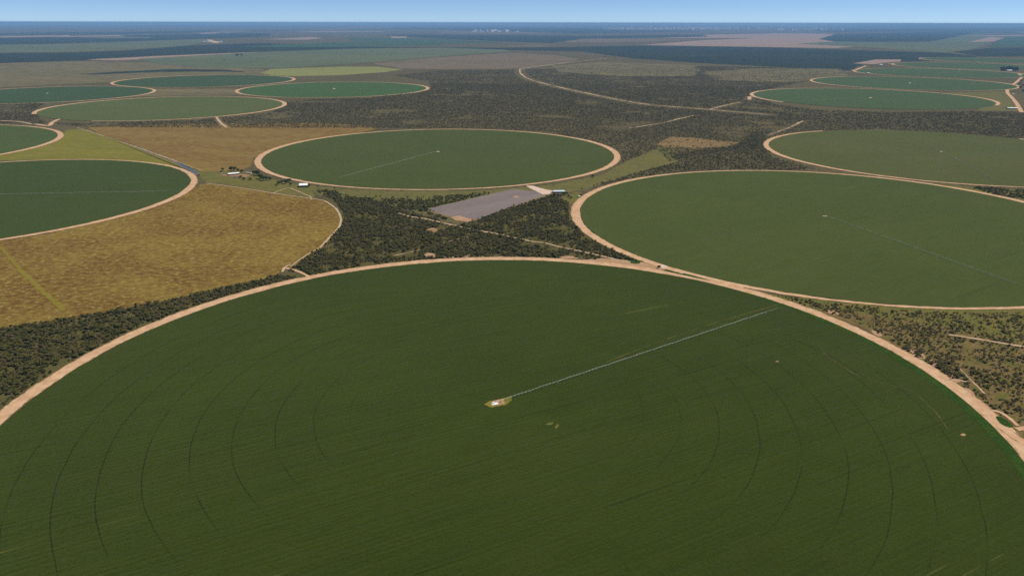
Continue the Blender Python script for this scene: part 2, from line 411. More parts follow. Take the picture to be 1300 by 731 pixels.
# ------------------------------------------------------------------ land cover patches
def land(n, pts, m, **k): return sheet(n, pts, m, **k)
land("dry_pasture", [(0,306),(60,297),(120,282),(180,264),(215,252),(245,238),(262,233),(290,236),(330,243),(400,253),(414,255),(428,265),(433,278),(428,292),(405,318),(383,333),(362,342),(345,352),(300,360),(230,377),(180,388),(110,400),(50,411),(-60,424),(-60,312)], 'pasture', rag=5)
land("lime_strip", [(-3,313),(2,313),(30,343),(55,366),(86,393),(79,395),(51,371),(25,346)], 'lime', rag=4, z=0.5)
land("brown_pasture", [(112,162),(200,158),(300,157),(400,156),(455,159),(478,164),(440,172),(400,178),(350,190),(322,200),(318,212),(300,219),(258,219),(225,205),(170,184),(125,170)], 'pasture2', rag=9)
land("green_pasture", [(-40,205),(-40,200),(40,187),(78,172),(85,165),(108,164),(125,170),(170,186),(225,208),(252,222),(240,218),(200,208),(150,203),(90,202)], 'yellowgreen', rag=7)
land("yard_grass", [(238,214),(258,218),(300,217),(320,219),(345,228),(395,238),(400,252),(330,242),(290,235),(262,232),(250,222)], 'greenrough', rag=3)
land("meadow", [(385,234),(430,240),(500,243),(600,243),(700,235),(765,222),(795,205),(830,190),(838,183),(870,180),(850,196),(866,204),(800,222),(745,240),(715,246),(650,242),(560,262),(545,272),(500,262),(440,252),(405,248)], 'olive', rag=6)
land("green_glade", [(716,250),(734,243),(745,248),(722,262),(705,262)], 'greenrough', rag=4)
land("bare_margin", [(537,266.5),(644,240.6),(657,239.8),(704,245.3),(670,257.5),(609,280),(573,277)], 'clearing', rag=2.5, z=0.3)
land("grey_sheeted_plot", [(541,266),(645,241.5),(655,240.5),(700,245.5),(668,256),(609,278.5),(575,276)], 'grey', rag=2.2, z=0.42)
land("sand_yard", [(668,236.3),(676,236),(690,240),(702,242.3),(699,246),(690,247),(681,243)], 'pale', rag=5, z=0.5)
land("sand_spot", [(651,250.5),(654,249),(659,249.5),(658,251.3),(654,251.6)], 'earth', rag=1, z=0.55)
land("bare_corner", [(572,276),(582,274),(600,279),(596,282),(578,280)], 'earth', rag=3, z=0.5)
land("orange_yard", [(275,222.5),(300,221),(318,222.5),(312,226),(296,224.5)], 'orange', rag=2, z=0.75)
land("scrub_clearing", [(833,184),(850,174),(880,175),(900,178),(940,181),(920,187),(880,188),(850,188)], 'clearing', rag=9)
land("rough_patch", [(905,362),(1000,378),(1130,391),(1320,388),(1320,600),(1285,562),(1190,475),(1100,418),(1000,381)], 'rough', rag=3)
land("green_rough_patch", [(925,366),(1000,377),(1130,390),(1320,390),(1320,432),(1240,424),(1165,408),(1090,398),(1010,384)], 'greenrough', rag=9, z=0.3)
land("grass_wedge", [(1180,232),(1240,239),(1320,242),(1320,262),(1260,248)], 'greenrough', rag=4)
land("undergrowth", [(-60,424),(110,401),(230,378),(330,356),(372,347),(383,333),(405,318),(433,285),(433,262),(412,252),(500,264),(545,275),(575,287),(608,280),(700,252),(722,262),(745,300),(830,333),(690,323),(560,326),(400,348),(200,406),(60,478),(-60,560)], 'under', rag=5, z=0.06)
for i, p in enumerate([[(540,292),(549,289),(556,291),(554,295),(545,295)],[(537,325),(542,321),(551,322),(554,326),(546,329)],[(706,328),(716,325),(730,325.5),(737,329)],[(745,332),(765,328),(800,331),(818,337),(790,336)],[(1150,440),(1166,444),(1178,456),(1165,455)]]):
    land("bare_patch", p, 'earth' if i != 0 else 'orange', rag=2.5, z=0.5, smooth=2)
land("green_island", [(795,330),(806,327.5),(814,331),(812,335.5),(800,334.5)], 'verge', rag=2, smooth=2, z=0.75)
land("green_island", [(838,343.2),(850,342.6),(880,350),(905,357),(890,354.5),(860,348)], 'verge', rag=1, z=0.75)
land("green_island", [(1262,528),(1272,529),(1288,541),(1283,544),(1270,539)], 'verge', rag=2, smooth=2, z=0.75)
land("far_farm_meadow", [(1200,118),(1282,116),(1290,130),(1297,141),(1240,141),(1254,131),(1248,124)], 'olive', rag=8)

land("bare_patch", [(738,330.5),(765,328),(800,331),(816,333),(838,337),(852,341),(868,346),(850,344),(838,345),(800,341),(760,338),(738,336)], 'earth', rag=3, z=0.46)
for p in ([(1104,420),(1112,419),(1122,426),(1114,428)], [(1176,456),(1186,457),(1196,466),(1186,468)], [(1196,474),(1206,474),(1222,484),(1212,487)], [(1222,492),(1232,494),(1240,504),(1230,503)], [(1046,394),(1056,393),(1068,399),(1058,401)], [(20,508),(30,500),(34,503),(24,514)], [(560,325.5),(580,323.5),(600,324),(598,327),(566,328)]):
    land("bare_patch", p, 'earth', rag=3, z=0.48, smooth=2)
# ---- far country
FL = [
 ("far_grassland", [(-60,82),(110,78),(200,80),(330,88),(345,95),(230,97),(150,104),(60,108),(-60,114)], 'far_tan', 60),
 ("far_grassland", [(130,118),(200,113),(320,113),(330,120),(240,121),(150,124)], 'far_tan', 30),
 ("far_woodland", [(-60,68),(100,67),(170,64),(240,58),(330,55),(480,60),(640,61),(720,60),(830,58),(760,66),(640,64),(560,61),(450,62),(330,66),(200,71),(110,77),(-60,82)], 'far_forest', 70),
 ("far_bare_field", [(108,76),(200,71.5),(325,66.5),(330,69),(245,73),(150,77)], 'far_pink', 30),
 ("far_green_field", [(175,75),(330,66.5),(450,62),(560,61),(640,63.5),(650,66),(545,73),(480,79),(420,83),(345,87.5),(250,86),(200,81)], 'far_green', 50),
 ("far_yellow_field", [(330,93),(345,88),(430,85),(478,85),(512,88.5),(490,92),(430,96),(372,97),(345,96)], 'far_yellow', 20),
 ("far_brown_field", [(470,81),(545,74),(650,67.5),(700,70),(735,75),(725,80),(690,85),(640,88),(560,88.5),(510,87.5)], 'far_brown', 40),
 ("thin_scrub", [(700,84),(760,79),(880,83),(890,90),(880,97),(780,97),(710,92)], 'far_tan', 160),
 ("thin_scrub", [(892,92),(960,87),(1070,88),(1062,102),(1000,105),(910,102)], 'far_tan', 160),
 ("far_woodland", [(740,66),(820,58.5),(960,60),(1060,63),(1200,67.5),(1245,72),(1200,77),(1100,80),(1078,90),(1000,86),(880,80),(800,74)], 'far_forest', 60),
 ("far_green_field", [(-60,68),(-60,57),(60,56.5),(160,53.5),(262,50),(262,53),(240,58),(165,63),(100,66)], 'far_green', 60),
 ("far_woodland", [(-60,58),(-60,48.5),(60,47.5),(160,45.5),(300,42),(345,43),(340,47),(262,49.5),(160,53),(60,56)], 'far_forest', 80),
 ("far_bare_field", [(-60,47.5),(90,45),(85,47),(-60,49)], 'far_pink', 40),
 ("far_bare_field", [(85,46.5),(150,45),(160,46.5),(70,47.8)], 'far_pink', 40),
 ("far_bare_field", [(262,41),(300,38.5),(330,39),(320,41),(285,43)], 'far_brown', 50),
 ("far_bare_field", [(335,50.5),(395,47.5),(410,49),(390,51)], 'far_pink', 40),
 ("far_bare_field", [(350,40),(440,37),(455,38),(370,41)], 'far_brown', 50),
 ("far_bare_field", [(495,47),(517,46.5),(515,49),(497,49)], 'far_pink', 30),
 ("far_bare_field", [(715,52),(740,49),(890,50.5),(830,53),(760,54),(720,54)], 'far_brown', 40),
 ("far_bare_field", [(645,58.5),(700,57),(690,59),(648,59.6)], 'far_brown', 30),
 ("far_bare_field", [(815,57.5),(890,51.5),(960,49),(840,48.5),(900,44.5),(1000,42.5),(1060,43.5),(1045,51),(1060,53),(1150,54.5),(1180,55),(1100,58.5),(1060,61.5),(960,60)], 'far_pink', 50),
 ("far_green_field", [(1010,56),(1060,53),(1150,54.5),(1180,53.5),(1228,44.5),(1265,46),(1255,56),(1230,65),(1195,67),(1150,64),(1100,60.5),(1050,58)], 'far_green', 50),
 ("far_woodland", [(1040,50),(1060,44),(1150,41.5),(1245,39.5),(1230,44),(1180,53),(1110,53.5),(1060,53)], 'far_forest', 60),
 ("far_bare_field", [(1230,54),(1256,47.5),(1275,48.5),(1262,53)], 'far_pink', 20),
 ("far_deep_green_field", [(1262,55),(1280,47),(1360,46),(1360,56),(1300,60),(1255,60)], 'far_teal', 40),
 ("far_woodland", [(1210,66),(1260,61),(1360,60),(1360,70),(1290,72),(1246,72)], 'far_forest', 40),
 ("far_bare_field", [(1082,81),(1112,76),(1144,76),(1143,78.6),(1122,80.2),(1110,82)], 'far_pink', 25),
 ("far_bare_field", [(1208,75),(1217,73),(1219,75.2)], 'far_pink', 8),
 ("far_bare_field", [(560,40),(640,41),(720,40),(730,42),(640,43),(560,42)], 'far_brown', 60),
 ("far_deep_green_field", [(300,60),(420,54),(560,55),(560,58),(440,60)], 'far_teal', 60),
 ("far_deep_green_field", [(440,48),(560,50),(640,54),(560,56),(450,53)], 'far_teal', 60),
 ("far_woodland", [(480,44),(640,45),(735,46),(890,44.5),(900,47),(740,49.5),(700,55),(640,53),(540,48.5)], 'far_forest', 60),
 ("far_woodland", [(-60,43),(160,41),(280,38.5),(280,41),(160,44),(-60,45)], 'far_forest', 60),
 ("far_woodland", [(400,36),(700,35.5),(900,40),(740,43),(560,38)], 'far_forest', 80),
 ("far_woodland", [(1020,38),(1300,36),(1360,38),(1200,40),(1050,41)], 'far_forest', 80),
 ("far_dark_thicket", [(190,89.5),(230,88),(285,89),(310,91.5),(250,91),(190,92),(120,95),(100,94.5),(140,92)], 'far_forest', 70),
]
for i, (n, p, m, rg) in enumerate(FL):
    land(n, p, m, rag=rg)

rs = random.Random(77)
for i in range(64):                                               # the many thin strips of the far plain
    x = rs.uniform(-20, 1320); y = 33.5+rs.random()**1.5*18; Lx = rs.uniform(25, 150); hh = 0.35+(y-33)*0.045*rs.uniform(.5, 1.3); sh = rs.uniform(-12, 12)
    if 800 < x+Lx/2 < 1240 and y > 40: continue
    nm, mt = rs.choice([("far_woodland", "far_forest"), ("far_green_field", "far_green"), ("far_brown_field", "far_brown"), ("far_deep_green_field", "far_teal"), ("far_bare_field", "far_pink")])
    land(nm, [(x, y), (x+Lx*.5+sh, y-hh), (x+Lx+sh, y-hh*.8), (x+Lx, y+hh*.3), (x+Lx*.4, y+hh)], mt, rag=60)

# ------------------------------------------------------------------ lanes and tracks
def lane(pts, w, **k): return ribbon("dirt_road", pts, w, **k)
lane([(262,233),(300,238),(350,246),(403,253.5),(415,257),(427,266),(432.5,278),(430,289),(418,302),(405,316)], 6)
lane([(405,316),(396,320),(388,325),(379,331),(369,339)], 4, wob=0.4)
lane([(358,345.5),(362,339),(369,336)], 6)
lane([(360,340),(372,342.5),(384,347),(395,353)], 8, mat='road')
lane([(345,246),(365,239.5),(378,243),(388,247.5),(394,250),(395,254)], 4)
lane([(505,271),(520,275),(545,279),(570,285),(600,291.5),(640,299),(672,306),(692,308.5)], 8, wob=0.5)
lane([(692,308.5),(712,314),(745,321),(775,328),(800,333)], 6, wob=0.5)
lane([(500,325),(540,316),(580,304),(600,300)], 3, wob=0.9)
lane([(45,158),(62,160),(66,156),(76,151.5),(84,152)], 22, mat='road')
lane([(0,153.5),(25,155),(40,158)], 14)
lane([(98,162.5),(125,171),(170,186),(210,200),(256,217)], 4.5, wob=0.8)
lane([(275,149),(279,155),(288,162.5)], 15)
lane([(660,88),(661,94),(672,101),(700,109),(745,119),(790,128),(830,134),(900,139.5),(975,146)], 17, wob=0.9, clear=0.014)
lane([(900,139.5),(920,134.5),(940,130)], 10, wob=0.9, clear=0.01)
lane([(800,163),(840,156.5),(880,147)], 8, wob=1.2)
lane([(975,172),(1000,163),(1020,154)], 8, wob=1.2)
lane([(660,88),(700,82.5),(770,74.5)], 22, wob=0.5, clear=0.01)
lane([(951,127),(952,123)], 26)
lane([(1205,425),(1250,432),(1320,444)], 6)
lane([(1215,465),(1240,490),(1250,500)], 2.5, wob=0.9)
lane([(1195,484),(1215,483),(1228,485)], 4, wob=0.5)
lane([(1258,521),(1270,524),(1282,532),(1292,541)], 5, mat='road', z=0.7)
lane([(1290,545),(1320,542)], 9, mat='road', z=0.65)
lane([(1272,542),(1290,556),(1320,572)], 14, mat='road', z=0.66)
# farm road on the far right
lane([(1297,143),(1290,131),(1284,124),(1279,118),(1280,112),(1290,105),(1297,98),(1293,94)], 26, mat='road')
lane([(1293,94),(1320,96)], 24, mat='road')
lane([(1100,84),(1090,87.5),(1084,91)], 30, mat='road')
lane([(1180,77.5),(1240,79.3),(1320,83)], 34)
lane([(1150,86.5),(1220,88.5),(1270,90)], 24)
# pale road up to the far facility
ribbon("airstrip", [(265,51),(272,54),(276,55.5)], 160, 'lane', 0.8)
# worn lines in the near crop
ribbon("field_rut", [(975,440),(1010,433),(1045,448),(1070,462),(1098,480)], 1.1, 'rut', 0.85, wob=0.6)
ribbon("field_rut", [(1045,448),(1072,468),(1098,481),(1128,489),(1155,496),(1172,509),(1190,527),(1203,546)], 1.1, 'strawrut', 0.87, wob=0.8)
ribbon("field_rut", [(770,460),(830,437),(900,413),(990,386.5)], 1.7, 'strawrut', 0.86, wob=0.7)
for p in ([(1219,552.5),(1221.5,550.5),(1225,551.3),(1226,553.2),(1222,554)], [(692,540),(697,537),(703,536),(701,539)], [(705,545),(710,541),(708,538),(705,541)], [(984,460),(987,458),(989,460)]):
    land("worn_spot", p, 'orange' if p[0][0] < 1200 and p[0][0] > 900 else ('earth' if p[0][0] > 1200 else 'greenrough'), rag=0.8, z=0.95)

# canal beside the left field
ribbon("canal_bank", [(165,184),(190,194),(215,203),(235,212.5),(251,222)], 13, 'lane', 0.35, wob=0.1).data.materials[0] = M['lining']
o = ribbon("water", [(226,207.6),(236,212.5),(244,217),(251,221)], 9, 'lane', 0.5, wob=0.1); o.data.materials[0] = M['water']

# ------------------------------------------------------------------ centre pivot irrigation machines
def box(v, f, c, s, rz=0):
    b = len(v); cr, sr = math.cos(rz), math.sin(rz)
    for dx, dy, dz in ((-1,-1,-1),(1,-1,-1),(1,1,-1),(-1,1,-1),(-1,-1,1),(1,-1,1),(1,1,1),(-1,1,1)):
        x, y = dx*s[0]/2, dy*s[1]/2
        v.append((c[0]+x*cr-y*sr, c[1]+x*sr+y*cr, c[2]+dz*s[2]/2))
    for q in ((0,3,2,1),(4,5,6,7),(0,1,5,4),(1,2,6,5),(2,3,7,6),(3,0,4,7)): f.append(tuple(b+i for i in q))
def rod(v, f, a, b, r, n=5):
    a, b = Vector(a), Vector(b); d = (b-a).normalized()
    u = d.cross(Vector((0, 0, 1)) if abs(d.z) < 0.9 else Vector((1, 0, 0))).normalized(); w = d.cross(u); k = len(v)
    for p in (a, b):
        for i in range(n):
            t = 2*math.pi*i/n; q = p+u*math.cos(t)*r+w*math.sin(t)*r; v.append(tuple(q))
    for i in range(n):
        j = (i+1) % n; f.append((k+i, k+j, k+n+j, k+n+i))
    f.append(tuple(k+i for i in range(n))[::-1]); f.append(tuple(k+n+i for i in range(n)))
ZP = 4.0
def span_mesh(L):
    v, f = [], []; n = 8; r = 0.2
    arch = lambda t: ZP+0.9*math.sin(math.pi*t)
    for i in range(n):
        t0, t1 = i/n, (i+1)/n
        rod(v, f, (L*t0, 0, arch(t0)), (L*t1, 0, arch(t1)), r, 6)
        for s in (-1, 1):
            low0 = (L*t0, s*0.9*math.sin(math.pi*t0), arch(t0)-1.4*math.sin(math.pi*t0)); low1 = (L*t1, s*0.9*math.sin(math.pi*t1), arch(t1)-1.4*math.sin(math.pi*t1))
            rod(v, f, low0, low1, 0.05, 4)
            if i: rod(v, f, (L*t0, 0, arch(t0)), low0, 0.045, 4)
        if i: rod(v, f, (L*t0, -0.9*math.sin(math.pi*t0), arch(t0)-1.4*math.sin(math.pi*t0)), (L*t0, 0.9*math.sin(math.pi*t0), arch(t0)-1.4*math.sin(math.pi*t0)), 0.04, 4)
    for i in range(16):                                          # sprinkler drops
        x = L*(i+0.5)/16; rod(v, f, (x, 0, arch((i+0.5)/16)), (x, 0, 1.7), 0.03, 3)
    return mesh("span", v, f, True)
def machine(loc, rz, label, detailed=True):
    root = empty("centre_pivot", (*loc, 0), rz); tag(root, label, "irrigation machine", "centre pivot irrigation machines")
    v, f = [], []
    for sx in (-1, 1):
        for sy in (-1, 1):
            rod(v, f, (sx*1.6, sy*1.6, 0.2), (sx*0.35, sy*0.35, ZP), 0.12)
    for z, q in ((1.3, 1.25), (2.6, 0.85)):
        for a, b in (((-q, -q), (q, -q)), ((q, -q), (q, q)), ((q, q), (-q, q)), ((-q, q), (-q, -q))): rod(v, f, (*a, z), (*b, z), 0.07)
    rod(v, f, (0, 0, 0.2), (0, 0, ZP+0.5), 0.2, 8)
    link("pivot_tower", mesh("pivot_tower", v, f), [M['steel']], root)
    v, f = [], []; box(v, f, (1.9, -0.2, 1.9), (0.5, 0.8, 1.2)); link("control_box", mesh("control_box", v, f), [M['white']], root)
    x0 = 0.0; wheel_me = None
    v, f = [], []
    rod(v, f, (0, -0.25, 0), (0, 0.25, 0), 0.75, 14); wheel_me = mesh("wheel", v, f)
    tw, ft = [], []
    for s in (-1, 1): rod(tw, ft, (0, s*2.1, 0.95), (0, s*0.25, ZP-0.1), 0.10)
    rod(tw, ft, (0, -2.3, 0.95), (0, 2.3, 0.95), 0.13); rod(tw, ft, (0, -1.2, 2.4), (0, 1.2, 2.4), 0.06); box(tw, ft, (0.3, 0, ZP+0.5), (0.5, 0.4, 0.6))
    tower_me = mesh("drive_tower", tw, ft)
    first = {}
    for i, r in enumerate(TRACKS):
        L = round(r-x0, 1)
        me = first.get(L) or span_mesh(L); first[L] = me
        s = bpy.data.objects.new("span", me); COL.objects.link(s); s.parent = root; s.location = (x0, 0, 0)
        if not me.materials: me.materials.append(M['steel'])
        t = bpy.data.objects.new("drive_tower", tower_me); COL.objects.link(t); t.parent = root; t.location = (r, 0, 0)
        if not tower_me.materials: tower_me.materials.append(M['steel'])
        for sg in (-1, 1):
            w = bpy.data.objects.new("wheel", wheel_me); COL.objects.link(w); w.parent = t; w.location = (0, sg*2.1, 0.8); w.rotation_euler = (0, 0, 0)
            if not wheel_me.materials: wheel_me.materials.append(M['tyre'])
        x0 = r
    v, f = [], []; rod(v, f, (0, 0, ZP), (34, 0, ZP), 0.11); rod(v, f, (0, 0, ZP+2), (30, 0, ZP+0.1), 0.04, 4); rod(v, f, (0, 0, ZP), (0, 0, ZP+2), 0.08, 4)
    rod(v, f, (34, 0, ZP), (35, 0, ZP+0.6), 0.15)
    e = link("end_boom", mesh("end_boom", v, f), [M['steel']], root); e.location = (x0, 0, 0)
    return root
def aim(a, b): return math.atan2(b[1]-a[1], b[0]-a[0])
def put(root, c, rz, label):
    o = copy_tree(root); o.location = (*c, 0); o.rotation_euler = (0, 0, rz); o['label'] = label; return o
e1 = gp((995, 391)); PC = gp((636, 511))
mach = machine(PC, aim(PC, e1), "long galvanised sprinkler arm on wheeled towers across the near foreground field")
c = gp((1047, 275)); put(mach, c, aim(c, gp((1292, 363))), "long sprinkler arm sloping down to the right across the large right field")
c = gp((556, 193)); put(mach, c, aim(c, gp((400, 235))), "sprinkler arm reaching lower left from the hub of the middle field")
c = gp((1195, 193)); put(mach, c, aim(c, gp((1273, 235))), "sprinkler arm reaching lower right in the brownish field at the right edge")
c = (-1625, 2166); put(mach, c, aim(c, gp((240, 243.5))), "level sprinkler arm across the deep green field at the left edge")
c = gp((60, 119)); put(mach, c, aim(c, gp((80, 127))), "faint sprinkler arm in the far dark field at the left edge")
c = gp((271, 103)); put(mach, c, aim(c, gp((330, 104))), "faint sprinkler arm in the farthest dark round field at left")
c = gp((424, 113)); put(mach, c, aim(c, gp((460, 113.5))), "faint sprinkler arm in the far bright green field below the yellow field")
for p, q, l in (((1105,124.5),(1010,129),"faint sprinkler arm in the nearest of the far green fields at upper right"), ((1155,106),(1120,104),"faint sprinkler arm in the second of the far green fields at upper right"),
                ((1191,93),(1230,91),"faint sprinkler arm in the third of the far green fields at upper right"), ((1217,82.5),(1240,84),"faint sprinkler arm in the fourth of the far green fields at upper right")):
    c = gp(p); put(mach, c, aim(c, gp(q)), l)
# earth round the pivot points
land("pivot_pad", [(614,513.5),(622,509.5),(640,506),(648,503.5),(650,508),(643,514),(624,518)], 'yellowgreen', rag=1.5, z=1.0)
land("pivot_pad", [(624,510.5),(632,508),(639,507),(641,512.5),(633,514.5),(624,515.5)], 'earth', rag=0.8, z=1.06)
v, f = [], []; a = gp((628, 513.2)); box(v, f, (0, 0, 0.15), (9, 5, 0.3)); box(v, f, (-1.5, 0.6, 1.2), (3.2, 2.2, 1.8))
o = link("pump_plinth", mesh("pump_plinth", v, f), [M['white']]); o.location = (*a, 1.06); o.rotation_euler = (0, 0, R(20)); tag(o, "pale plinth with a pump box beside the hub of the near sprinkler arm", "pump plinth")
for p, s in (((1047,275),14),((556,193),16),((1195,193),14),((1105,124.5),26),((1155,106),26),((1191,93),30),((1217,82.5),34),((60,119),22),((424,113),26),((1298,310),18)):
    x, y = p; k = s*FPX/max(1, math.hypot(*gp(p))) ; hx = k/2; hy = max(0.35, hx*0.12)
    land("pivot_pad", [(x-hx,y),(x-hx*.5,y-hy),(x+hx*.6,y-hy),(x+hx,y),(x+hx*.4,y+hy),(x-hx*.4,y+hy)], 'pale' if y != 310 else 'olive', rag=1, z=1.9 if y < 150 else 1.4)

# ------------------------------------------------------------------ buildings
def gable(L, W, h, rh, over=0.6, arch=False):
    """walls, roof verts for a barn along X"""
    wv, wf = [], []
    box(wv, wf, (0, 0, h/2), (L, W, h))
    rv, rf = [], []; n = 10 if arch else 2
    prof = []
    for i in range(n+1):
        t = i/n; y = -W/2-over+(W+2*over)*t
        z = h+(rh*math.sin(math.pi*t) if arch else rh*(1-abs(2*t-1)))
        prof.append((y, z))
    for s in (-1, 1):
        for (y, z) in prof: rv.append((s*(L/2+over), y, z+0.25))
        for (y, z) in prof: rv.append((s*(L/2+over), y, z))
    m = n+1
    for i in range(n):
        rf.append((i, i+1, 2*m+i+1, 2*m+i)); rf.append((m+i+1, m+i, 3*m+i, 3*m+i+1))
        rf.append((m+i, m+i+1, i+1, i)); rf.append((3*m+i+1, 3*m+i, 2*m+i, 2*m+i+1))
    rf.append((0, 2*m, 3*m, m)); rf.append((2*m-1, 3*m+m-1, 2*m+m-1, m-1))
    for s in (-1, 1):                                            # gable infill
        b = len(wv); pts = [(s*L/2, -W/2, h)]+[(s*L/2, y, z-0.02) for (y, z) in prof[1:-1]]+[(s*L/2, W/2, h)]
        wv += pts; wf.append(tuple(range(b, b+len(pts))) if s > 0 else tuple(range(b, b+len(pts)))[::-1])
    return wv, wf, rv, rf
def barn(name, c, rz, L, W, h, rh, roof, wall, label, cat="barn", arch=False, openside=True, nwin=0):
    root = empty(name, (*c, 0), rz); tag(root, label, cat)
    wv, wf, rv, rf = gable(L, W, h, rh, arch=arch)
    link("wall", mesh("wall", wv, wf), [M[wall]], root)
    link("roof", mesh("roof", rv, rf), [M[roof]], root)
    v, f = [], []
    n = max(2, int(L/7))
    if openside:
        for i in range(n):                                        # dark panels painted as the shade inside open bays, camera side
            x = -L/2+(i+0.5)*L/n
            v2, f2 = [], []; box(v2, f2, (0, 0, 0), (L/n*0.8, 0.1, h*0.82))
            d = link("bay_shade_panel", mesh("bay_shade_panel", v2, f2), [M['glass']], root); d.location = (x, -W/2-0.06, h*0.43)
    else:
        for i in range(n):
            x = -L/2+(i+0.5)*L/n
            v2, f2 = [], []
            if i == n//2: box(v2, f2, (0, 0, 0), (1.4, 0.1, 2.2)); d = link("door", mesh("door", v2, f2), [M['glass']], root); d.location = (x, -W/2-0.06, 1.12)
            else: box(v2, f2, (0, 0, 0), (1.6, 0.1, 1.2)); d = link("window", mesh("window", v2, f2), [M['glass']], root); d.location = (x, -W/2-0.06, 1.7)
    return root
barn("barn", gp((296.5, 222)), R(32), 36, 14, 5, 2.2, 'white', 'darkwall', "long barn with a bright white and blue sheet roof on orange earth, left farmyard")
barn("farmhouse", gp((301, 225.5)), R(30), 15, 9, 3.2, 1.8, 'brownroof', 'wall', "small brown roofed house just in front of the long white barn", "house", openside=False)
barn("shed", gp((316, 220.3)), R(-18), 22, 9, 3, 1.2, 'greyroof', 'wall', "grey roofed shed right of the long white barn, beside the ring road", "shed", openside=False)
barn("hut", gp((281, 221.2)), R(15), 7, 6, 2.8, 1.0, 'greyroof', 'wall', "little pale hut left of the long white barn at the end of the earth yard", "hut", openside=False)
barn("hangar", gp((385.5, 237)), R(12), 25, 26, 6.5, 4.0, 'white', 'darkwall', "white round roofed hangar just below the ring road of the middle field", "hangar", arch=True)
barn("shed", gp((709.5, 244.5)), R(6), 34, 17, 4.8, 2.4, 'blue', 'wall', "pale blue roofed shed at the corner of the grey sheeted plot", "shed")
barn("shed", gp((1284.5, 138.5)), R(-8), 56, 24, 6, 3, 'white', 'wall', "long pale roofed shed in the meadow beside the far right farm road", "shed")
barn("house", gp((1285.5, 119.8)), R(20), 18, 14, 4, 2, 'white', 'wall', "small white house beside the bend of the far right farm road", "house", openside=False)
barn("farmhouse", gp((1281, 90.6)), R(5), 55, 28, 8, 5, 'white', 'wall', "white farm building in front of the dark stand of tall trees at far right", "farm building", openside=False)
barn("shed", gp((1118, 83)), R(10), 46, 26, 7, 4, 'white', 'wall', "white shed at the far farm beside the third far green field", "shed", openside=False)
barn("shed", gp((1129, 82)), R(-10), 40, 22, 6, 3, 'greyroof', 'wall', "grey shed right of the white shed at the far upper right farm", "shed", openside=False)
barn("silo_shed", gp((1102, 94)), R(10), 26, 16, 9, 3, 'white', 'wall', "tiny white hut in the scrub below the far ring road at upper right", "hut", openside=False)
barn("warehouse", gp((262, 53.6)), R(0), 190, 60, 14, 6, 'white', 'far_white', "distant long white warehouse left of the pale strip, upper left", "warehouse", openside=False)
barn("warehouse", gp((278, 53.8)), R(0), 150, 60, 14, 6, 'white', 'far_white', "distant white warehouse right of the pale strip, upper left", "warehouse", openside=False)

# truck parked by the ring road (box body, cab, wheels)
def truck(c, rz, label):
    root = empty("truck", (*c, 0.55), rz); tag(root, label, "truck")
    v, f = [], []; box(v, f, (-1.2, 0, 2.1), (6.6, 2.5, 2.4)); link("cargo_box", mesh("cargo_box", v, f), [M['paint']], root)
    v, f = [], []
    prof = [(2.3, 0.7), (4.3, 0.7), (4.35, 1.7), (3.9, 2.7), (2.3, 2.7)]
    for s in (-1, 1):
        for x, z in prof: v.append((x, s*1.2, z))
    n = len(prof)
    for i in range(n): j = (i+1) % n; f.append((i, j, n+j, n+i))
    f.append(tuple(range(n))[::-1]); f.append(tuple(range(n, 2*n)))
    cab = link("cab", mesh("cab", v, f), [M['paint']], root)
    v, f = [], []; v = [(4.36, -1.05, 1.75), (4.36, 1.05, 1.75), (3.96, 1.05, 2.6), (3.96, -1.05, 2.6)]; f = [(0, 1, 2, 3)]
    link("windscreen", mesh("windscreen", v, f), [M['glass']], cab)
    v, f = [], []; box(v, f, (0, 0, 0.75), (8.4, 1.0, 0.3)); link("chassis", mesh("chassis", v, f), [M['darkwall']], root)
    for x in (3.3, -2.2, -3.4):
        for s in (-1, 1):
            v, f = [], []; rod(v, f, (x, s*0.85, 0.5), (x, s*1.2, 0.5), 0.5, 14); link("wheel", mesh("wheel", v, f), [M['tyre']], root)
truck(gp((735.5, 250)), R(40), "white truck parked on the verge beside the bend of the right ring road")

